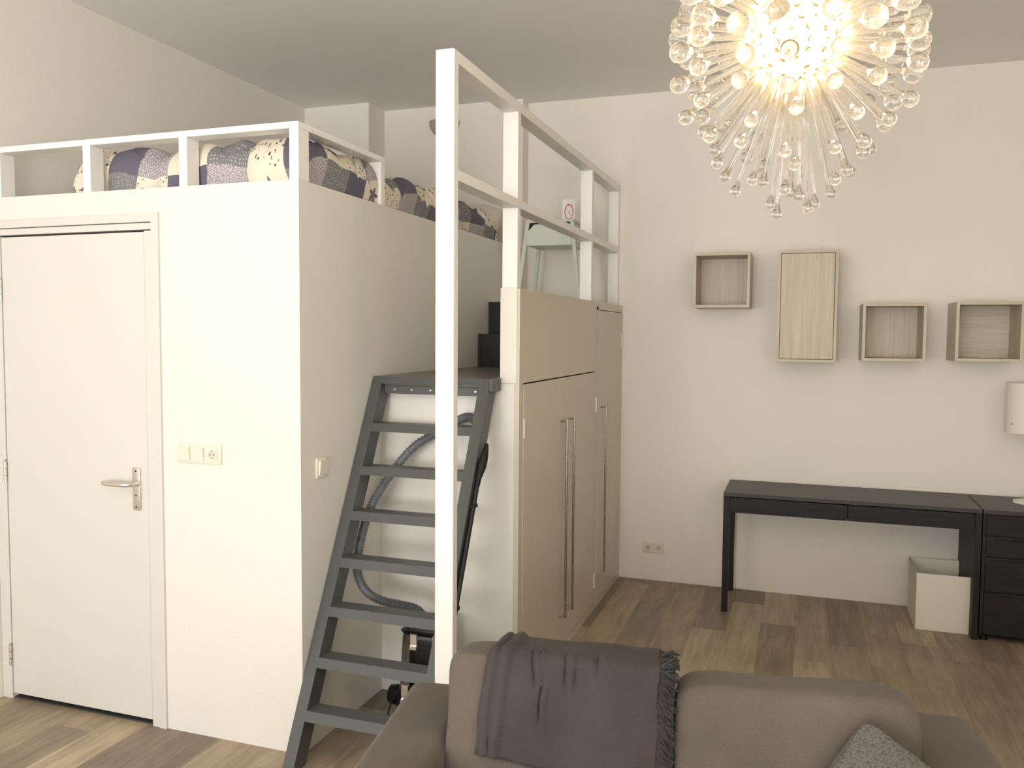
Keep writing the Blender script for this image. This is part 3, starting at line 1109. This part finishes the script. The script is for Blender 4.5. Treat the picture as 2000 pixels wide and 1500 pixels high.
u = thing('drawer_unit', 'black-brown drawer unit standing at the right end of the desk', 'drawer unit', (2.181, DY0, 0))
box_obj('unit_top', (0, 0.35, 0, DD, 0.727, 0.75), M['desk'], u, 0.001)
bm = bmesh.new()
bx(bm, 0, 0.016, 0.0, DD, 0.03, 0.7265)
bx(bm, 0.334, 0.35, 0.0, DD, 0.03, 0.7265)
bx(bm, 0.0165, 0.3335, 0.03, DD, 0.03, 0.045)
bx(bm, 0.0165, 0.3335, DD - .01, DD, 0.046, 0.7265)
bx(bm, 0.0165, 0.3335, 0.012, 0.02, 0.046, 0.7265)  # panel added behind the drawers to keep their gaps dark
obj('cabinet_body', bm, M['desk_dark'], u)
zs = [0.035, 0.285, 0.485, 0.605, 0.722]
for z0, z1 in zip(zs, zs[1:]):
    dr = box_obj('drawer', (0.018, 0.332, -0.001, 0.0115, z0 + 0.003, z1 - 0.004), M['desk_dark'], u, 0.001)
    bm = bmesh.new()
    hexa(bm, [(0.06, -0.0016, z1 - .024), (0.29, -0.0016, z1 - .024), (0.29, -0.0011, z1 - .024), (0.06, -0.0011, z1 - .024)],
         [(0.06, -0.009, z1 - .018), (0.29, -0.009, z1 - .018), (0.29, -0.0011, z1 - .018), (0.06, -0.0011, z1 - .018)])
    obj('finger_grip', bm, M['desk'], dr)
for cx in (0.03, 0.32):
    for cy in (0.03, DD - 0.03):
        bm = bmesh.new()
        lathe(bm, [(0, 0), (.018, 0), (.018, .029), (0, .0295)], (cx, cy, 0), seg=14)
        obj('foot', bm, M['black_plastic'], u, smooth='auto')

# white fabric box under the desk
b = thing('storage_box', 'open white fabric storage box on the floor under the desk', 'storage box', (1.862, -0.445, 0))
bw, bd, bh, bt = 0.298, 0.385, 0.335, 0.006
bm = bmesh.new()
bx(bm, 0, bw, 0, bt, 0, bh, 0.001)
bx(bm, 0, bw, bd - bt, bd, 0, bh, 0.001)
bx(bm, 0, bt, bt, bd - bt, 0, bh)
bx(bm, bw - bt, bw, bt, bd - bt, 0, bh)
bx(bm, bt, bw - bt, bt, bd - bt, 0, 0.008)
obj('box_body', bm, M['bin'], b)
bm = bmesh.new()
for dd in ((-.002, bw + .002, -.002, -.0002), (-.002, bw + .002, bd + .0002, bd + .002), (-.002, -.0002, 0, bd), (bw + .0002, bw + .002, 0, bd)):
    bx(bm, dd[0], dd[1], dd[2], dd[3], bh - 0.026, bh + 0.001)
obj('hem', bm, M['bin'], b)

# table lamp on the drawer unit
t_ = thing('table_lamp', 'white drum-shade lamp on the drawer unit at the right edge', 'lamp', (2.475, -0.21, 0.75))
bm = bmesh.new()
lathe(bm, [(0, 0), (.085, 0), (.085, .010), (.03, .022), (0.012, .03), (0, .03)], seg=32)
obj('base', bm, M['shade'], t_, smooth='auto')
bm = bmesh.new()
lathe(bm, [(0, .03), (.008, .03), (.008, .5), (0, .5)], seg=14)
obj('stem', bm, M['alu'], t_, smooth='auto')
bm = bmesh.new()
rs = 0.143
lathe(bm, [(rs, .415), (rs, .705), (rs - .0025, .705), (rs - .0025, .415), (rs, .415)], seg=64)
obj('lamp_shade', bm, M['shade'], t_, smooth='auto')
bm = bmesh.new()
for a in range(3):
    tube(bm, [(0, 0, .49), (math.cos(a * 2.09) * (rs - .003), math.sin(a * 2.09) * (rs - .003), .49)], 0.002, 6)
obj('shade_spider', bm, M['alu'], t_)
bm = bmesh.new()
a0 = R(211)
bx(bm, -.004, .004, -.0012, 0, 0.465, 0.472)
o = obj('tag', bm, M['dark'], t_)
o.location = (rs * math.cos(a0), rs * math.sin(a0), 0)
o.rotation_euler = (0, 0, a0 + PI / 2)

# ------------------------------------------------------------------ vacuum cleaner behind the ladder
v_ = thing('vacuum_cleaner', 'black and smoked-plastic canister vacuum cleaner behind the ladder', 'vacuum cleaner', (-0.335, -2.50, 0))


def rbox(name, w_, d_, z0, z1, mat, parent, taper=0.9, rr=0.035, loc=(0, 0)):
    bm = bmesh.new()
    seg = 6
    rings = []
    for (z, k) in ((z0, 0.94), (z0 + 0.012, 1.0), (z0 + (z1 - z0) * 0.5, (1 + taper) / 2), (z1 - 0.015, taper), (z1, taper - 0.06)):
        ring = []
        for (sx, sy, a0) in ((1, 1, 0), (-1, 1, 90), (-1, -1, 180), (1, -1, 270)):
            for q in range(seg + 1):
                a = R(a0 + 90 * q / seg)
                ring.append(bm.verts.new((loc[0] + k * (sx * (w_ / 2 - rr) + rr * math.cos(a)),
                                          loc[1] + k * (sy * (d_ / 2 - rr) + rr * math.sin(a)), z)))
        rings.append(ring)
    n = len(rings[0])
    for a, b in zip(rings, rings[1:]):
        for q in range(n):
            bm.faces.new((a[q], a[(q + 1) % n], b[(q + 1) % n], b[q]))
    bm.faces.new(rings[0][::-1])
    bm.faces.new(rings[-1])
    return obj(name, bm, mat, parent, smooth='auto')


rbox('motor_base', 0.235, 0.25, 0.03, 0.185, M['black_plastic'], v_, 0.93, 0.05)
rbox('dust_tank', 0.21, 0.20, 0.186, 0.415, M['smoked'], v_, 0.90, 0.04)
rbox('filter', 0.14, 0.13, 0.19, 0.35, M['black_plastic'], v_, 0.9, 0.03)
rbox('lid', 0.205, 0.195, 0.416, 0.448, M['black_plastic'], v_, 0.86, 0.045)
for (cx, cy, cz, hh) in ((-0.018, -0.098, 0.400, 0.062), (0.085, -0.098, 0.400, 0.062), (-0.050, -0.121, 0.178, 0.075)):
    bm = bmesh.new()
    bx(bm, cx - .017, cx + .017, cy - 0.016, cy - 0.006, cz - hh / 2, cz + hh / 2, 0.003)
    bx(bm, cx - .017, cx + .017, cy - 0.024, cy - 0.014, cz - hh / 2 - .006, cz - hh / 2 + .012, 0.002)
    obj('clip', bm, M['chrome'], v_, smooth='auto')
for sx in (-1, 1):
    for sy in (-1, 1):
        bm = bmesh.new()
        lathe(bm, [(0, -0.012), (.026, -.012), (.03, -.006), (.03, .006), (.026, .012), (0, .012)],
              (sx * 0.105, sy * 0.09, 0.03), (1, 0, 0), 18)
        obj('wheel', bm, M['rubber'], v_, smooth='auto')
bm = bmesh.new()
lathe(bm, [(0, 0), (.034, 0), (.045, .02), (.04, .05), (.02, .06), (0, .06)], (-0.108, -0.05, 0.125), (-1, 0, 0), 20)
obj('cord_reel', bm, M['black_plastic'], v_, smooth='auto')
bm = bmesh.new()
tube(bm, smooth_path([(-0.110, -0.10, 0.15), (-0.125, -0.135, 0.09), (-0.115, -0.15, 0.03), (-0.08, -0.18, 0.006), (0.0, -0.2, 0.006)], 8), 0.004, 8)
obj('power_cord', bm, M['rubber'], v_, smooth=True)
bm = bmesh.new()
hp_ = smooth_path([(0.165, 0.155, 1.318), (0.13, 0.175, 1.342), (0.08, 0.178, 1.335), (0.0, 0.165, 1.285), (-0.14, 0.145, 1.20),
                   (-0.25, 0.10, 1.055), (-0.300, 0.03, 0.93), (-0.318, -0.035, 0.78), (-0.305, -0.08, 0.66),
                   (-0.255, -0.09, 0.585), (-0.19, -0.07, 0.545), (-0.11, -0.04, 0.525), (-0.055, -0.02, 0.51), (-0.02, 0.0, 0.47), (0.0, 0.0, 0.4485)], 42)
tube(bm, hp_, [0.0208 if (i // 2) % 2 else 0.0176 for i in range(len(hp_))], 14)
obj('hose', bm, M['hose'], v_, smooth='auto', label='grey ribbed hose')

wnd = thing('vacuum_wand', 'slim black vacuum wand clipped along the right side of the ladder', 'vacuum wand', (0, 0, 0))
bm = bmesh.new()


def lw(z, off=0.03):
    return ly(z) + off


WX = LX1 + 0.0115
tube(bm, [(WX, lw(0.46), 0.46), (WX, lw(1.08), 1.08)], 0.011, 12)
obj('tube', bm, M['black_plastic'], wnd, smooth='auto')
bm = bmesh.new()
tube(bm, smooth_path([(WX, lw(1.075), 1.075), (WX + .004, lw(1.13), 1.13), (WX + .010, lw(1.19), 1.19), (WX + .008, lw(1.245, .04), 1.245)], 5),
     [0.012] * 4 + [0.014, 0.016, 0.018, 0.0195, 0.0195, 0.019, 0.0175, 0.016, 0.014, 0.012, 0.010, 0.007], 12)
obj('grip', bm, M['rubber'], wnd, smooth='auto')
for z in (0.62, 1.0):
    bm = bmesh.new()
    bx(bm, LX1, WX + 0.014, lw(z) - 0.015, lw(z) + 0.015, z - 0.008, z + 0.008, 0.002)
    obj('clip', bm, M['rubber'], wnd, smooth='auto')

# ------------------------------------------------------------------ sofa
SA = R(9)
sf = thing('sofa', 'taupe grey two-seat fabric sofa facing the photographer', 'sofa', (0, 0, 0), SA)


def rounded(name, dims, mat, parent, bev=0.04, seg=5, sub=0):
    bm = bmesh.new()
    bx(bm, *dims, bevel=bev, seg=seg)
    return obj(name, bm, mat, parent, smooth=True)


S_L, S_R = -0.495, 1.145
arm = rounded('armrest', (S_L, -0.290, -4.35, -3.40, 0.07, 0.622), M['sofa'], sf, 0.035, 5)
arm2 = rounded('armrest', (0.925, S_R + .005, -4.35, -3.37, 0.07, 0.638), M['sofa'], sf, 0.035, 5)
rounded('backrest', (-0.286, 0.921, -3.56, -3.395, 0.07, 0.60), M['sofa'], sf, 0.03, 4)
rounded('seat_base', (-0.286, 0.921, -4.30, -3.565, 0.07, 0.30), M['sofa'], sf, 0.02, 3)
for a, b in ((-0.284, 0.314), (0.318, 0.919)):
    rounded('seat_cushion', (a, b, -4.34, -3.58, 0.302, 0.45), M['sofa'], sf, 0.045, 5)
for sx in (-0.44, 1.09):
    for sy in (-4.29, -3.46):
        bm = bmesh.new()
        lathe(bm, [(0, 0), (.02, 0), (.026, .0695), (0, .0695)], (sx, sy, 0), seg=14)
        obj('leg', bm, M['black_wood'], sf, smooth='auto')
c1 = pillow('back_cushion', 0.605, 0.47, 0.24, M['sofa'], sf, e=16, n=36, fold=0.03, seed=1, pinch=0.13)
c1.location = (0.010, -3.685, 0.600)
c1.rotation_euler = (R(-9), R(1.2), 0)
c2 = pillow('back_cushion', 0.600, 0.45, 0.24, M['sofa'], sf, e=9, n=34, fold=0.05, seed=5, pinch=0.13)
c2.location = (0.617, -3.71, 0.590)
c2.rotation_euler = (R(-10), R(-0.5), 0)

sp_ = pillow('throw_pillow', 0.40, 0.40, 0.14, M['knit'], e=14.0, n=24, fold=0.03, seed=11, pinch=0.72)
sp_.matrix_world = Matrix.Rotation(SA, 4, 'Z') @ Matrix.Translation((0.806, -3.945, 0.545)) @ \
    Matrix.Rotation(R(-20), 4, 'X') @ Matrix.Rotation(R(36), 4, 'Y')
tag(sp_, 'small coarse-woven grey throw pillow leaning on the right sofa cushion', 'throw pillow')


# throw blanket over the left back cushion
from mathutils.bvhtree import BVHTree
bpy.context.view_layer.update()
_mw = sf.matrix_world.inverted() @ c1.matrix_world
_bv = BVHTree.FromPolygons([_mw @ v.co for v in c1.data.vertices], [tuple(p.vertices) for p in c1.data.polygons])


def on_cushion(pt, off):
    loc, nrm, _, _ = _bv.find_nearest(pt)
    if (loc - Vector((0.010, -3.685, 0.600))).dot(nrm) < 0:
        nrm = -nrm
    return loc + nrm * off


def blanket():
    # cross-section over the cushion top (t, z) from the back to the front
    sec = smooth_path([(0, -3.545, 0.50), (0, -3.540, 0.66), (0, -3.546, 0.78), (0, -3.575, 0.838), (0, -3.65, 0.853),
                       (0, -3.72, 0.850), (0, -3.790, 0.822), (0, -3.825, 0.75), (0, -3.85, 0.66), (0, -3.87, 0.56),
                       (0, -3.885, 0.50)], 9)
    n = len(sec)

    def at_w(w_):
        k = min(max(w_, 0) * (n - 1), n - 1.0001)
        return sec[int(k)].lerp(sec[int(k) + 1], k - int(k))
    bm = bmesh.new()
    NS = 90
    s0, s1 = -0.165, 0.278
    V = []
    for j in range(n):
        row = []
        for i in range(NS + 1):
            q = i / NS
            w_ = j / (n - 1) * (0.838 + 0.055 * q)
            p = at_w(w_)
            front = max(0.0, (w_ - 0.42) / 0.58)
            left = s0 - 0.05 * front
            s = left + (s1 - left) * q
            t, z = p.y, p.z
            top = math.exp(-((w_ - 0.5) / 0.22) ** 2)
            # gathered roll at the left edge
            roll = 0.014 * math.exp(-((q - 0.10) / 0.030) ** 2) + 0.012 * math.exp(-((q - 0.03) / 0.022) ** 2)
            # soft creases fanning from the cushion crest
            cr = 0.0
            for (qc, sl, wd, dp, c0, c1_) in ((0.25, 0.35, 0.014, .010, .47, .67), (0.33, .05, .012, .009, .60, .78),
                                              (0.30, -0.2, 0.012, .006, .43, .56), (0.45, 0.15, 0.016, .009, .48, .68),
                                              (0.53, -.1, .018, .006, .50, .70), (0.64, .12, .020, .008, .45, .62)):
                fall = max(0.0, 1 - abs((w_ - (c0 + c1_) / 2) / ((c1_ - c0) / 2)) ** 2)
                xx = (q - qc - sl * (w_ - .5)) / wd
                cr += 1.1 * dp * fall * (0.75 * math.exp(-(xx - 1.7) ** 2) - math.exp(-xx * xx))
            wav = 0.003 * noise.noise(Vector((q * 5, w_ * 6, 1.0))) * 2
            off = roll + cr + wav
            nd_ = Vector((0, -front if front > 0 else (0.3 if w_ < .4 else 0), 0.35 + top)).normalized()
            pt = on_cushion(Vector((s, t, z)), 0.011 + off)
            row.append(bm.verts.new(pt))
        V.append(row)
    for j in range(n - 1):
        for i in range(NS):
            bm.faces.new((V[j][i], V[j][i + 1], V[j + 1][i + 1], V[j + 1][i]))
    root = thing('throw_blanket', 'dark grey knitted throw with a fringed edge over the left sofa cushion', 'blanket', (0, 0, 0), SA)
    o = obj('blanket_cloth', bm, M['throw'], root, smooth=True)
    md = o.modifiers.new('cloth_thickness', 'SOLIDIFY')
    md.thickness = 0.007
    md.offset = 1
    # fringe
    fb = bmesh.new()
    for j in range(0, n - 1):
        for sub in range(5):
            f = sub / 5
            p = sec[j].lerp(sec[j + 1], f)
            if (j + f) / (n - 1) > 0.893:
                continue
            w_ = (j + f) / (n - 1)
            base = on_cushion(Vector((s1 - 0.006, p.y, p.z)), 0.012)
            ln = rnd.uniform(0.044, 0.062)
            back = w_ < 0.42
            dn = 1.0 if not (0.35 < w_ < 0.6) else 0.3
            pts = [base]
            dirv = Vector((1.0, -0.12 + rnd.uniform(-.3, .2), -0.35 * dn + rnd.uniform(-.45, .35)))
            if 0.32 < w_ < 0.56:
                dirv += Vector((0, 0, rnd.uniform(0.0, 0.7)))
            dirv.normalize()
            for k in range(1, 5):
                dirv = (dirv + Vector((rnd.uniform(-.2, .1), rnd.uniform(-.25, .2), rnd.uniform(-.35, .12)))).normalized()
                pts.append(pts[-1] + dirv * ln / 4)
            tube(fb, pts, [0.0032, 0.0034, 0.0032, 0.0028, 0.0020], 5)
    o = obj('fringe', fb, M['fringe'], root, smooth=True)
    o['kind'] = 'stuff'


blanket()

# ------------------------------------------------------------------ chandelier
CC = Vector((1.158, -3.868, 2.362))
ch = thing('chandelier', 'round starburst chandelier of clear glass droplet rods, lit warm yellow', 'chandelier', CC)
bm = bmesh.new()
bmesh.ops.create_icosphere(bm, subdivisions=4, radius=0.090)
obj('lamp_globe', bm, M['globe'], ch, smooth=True, label='glowing warm white core')


def drop_mesh(L_, rd, rr=0.0060):
    """glass rod along +Z from radius 0.08 to L_, ending in a droplet of radius rd"""
    bm = bmesh.new()
    prof = [(0.0, 0.0905), (rr, 0.0905), (rr * 0.95, L_ * 0.55), (rr * 0.8, L_ - rd * 3.2), (rr * 0.9, L_ - rd * 2.6), (rr + rd * .12, L_ - rd * 2.25)]
    c = L_ - rd
    for k in range(2, 11):
        a = -PI / 2 + PI * k / 10 * 1.0
        prof.append((rd * max(0.0, math.cos(a)) ** 0.9, c + rd * 1.0 * math.sin(a) * (1.25 if a < 0 else 0.92)))
    prof[-1] = (0.0, prof[-1][1])
    prof = [p_ for i, p_ in enumerate(prof) if i == 0 or i == len(prof) - 1 or p_[1] > prof[i - 1][1] - 1e-6]
    lathe(bm, prof, seg=14)
    bmesh.ops.recalc_face_normals(bm, faces=bm.faces[:])
    me = bpy.data.meshes.new('glass_droplet_rod')
    bm.to_mesh(me)
    bm.free()
    for p_ in me.polygons:
        p_.use_smooth = True
    me.materials.append(M['glass'])
    return me


RINGS = [  # polar angle from straight down, count, length, droplet radius, phase
    (8, 6, 0.390, 0.0115, 0.2), (19, 8, 0.360, 0.0120, 0.0), (31, 10, 0.338, 0.0130, 0.3), (43, 12, 0.318, 0.0145, 0.1),
    (55, 14, 0.300, 0.0165, 0.4), (68, 15, 0.286, 0.0190, 0.2), (81, 17, 0.280, 0.0220, 0.5), (95, 17, 0.280, 0.0230, 0.15)]
UPPER = [(110, 15, 0.270, 0.0225, 0.3), (125, 12, 0.270, 0.0215, 0.1), (141, 9, 0.270, 0.0195, 0.4), (158, 5, 0.270, 0.018, 0.2)]


def ray_dir(th, ph):
    return Vector((math.sin(th) * math.cos(ph), math.sin(th) * math.sin(ph), -math.cos(th)))


nrod = 0
sock = bmesh.new()
for (th, cnt, L_, rd, phs) in RINGS:
    variants = [drop_mesh(L_, rd), drop_mesh(L_ * 0.90, rd * 1.05), drop_mesh(L_ * 0.96, rd * .97)]
    for k in range(cnt):
        ph = 2 * PI * (k + phs) / cnt + rnd.uniform(-.06, .06)
        tt = R(th + rnd.uniform(-2, 2))
        dv = ray_dir(tt, ph)
        o = bpy.data.objects.new('glass_droplet_rod', variants[(k * 2 + th) % 3])
        COL.objects.link(o)
        o.parent = ch
        o.rotation_mode = 'QUATERNION'
        o.rotation_quaternion = dv.to_track_quat('Z', 'Y')
        nrod += 1
        lathe(sock, [(0, .0893), (.0072, .0893), (.0072, .094), (.0063, .095), (0, .095)], (0, 0, 0), dv, 8)
ub = bmesh.new()
for (th, cnt, L_, rd, phs) in UPPER:
    for k in range(cnt):
        dv = ray_dir(R(th), 2 * PI * (k + phs) / cnt)
        me = drop_mesh(L_, rd)
        me.transform(dv.to_track_quat('Z', 'Y').to_matrix().to_4x4())
        ub.from_mesh(me)
        bpy.data.meshes.remove(me)
        lathe(sock, [(0, .0893), (.0072, .0893), (.0072, .094), (.0063, .095), (0, .095)], (0, 0, 0), dv, 8)
o = obj('glass_droplet_rods_upper', ub, M['glass'], ch, smooth=True)
o['kind'] = 'stuff'
o.name = 'upper_droplet_rods'
obj('rod_sockets', sock, M['brass'], ch, smooth='auto')['kind'] = 'stuff'
bm = bmesh.new()
tube(bm, [(0, 0, 0.07), (0, 0, H - CC.z - 0.05)], 0.006, 10)
obj('stem', bm, M['chrome'], ch, smooth='auto')
bm = bmesh.new()
lathe(bm, [(0, H - CC.z - 0.055), (.03, H - CC.z - 0.055), (.06, H - CC.z - 0.03), (.065, H - CC.z - 0.001), (0, H - CC.z - 0.001)], seg=32)
obj('ceiling_canopy', bm, M['chrome'], ch, smooth='auto')
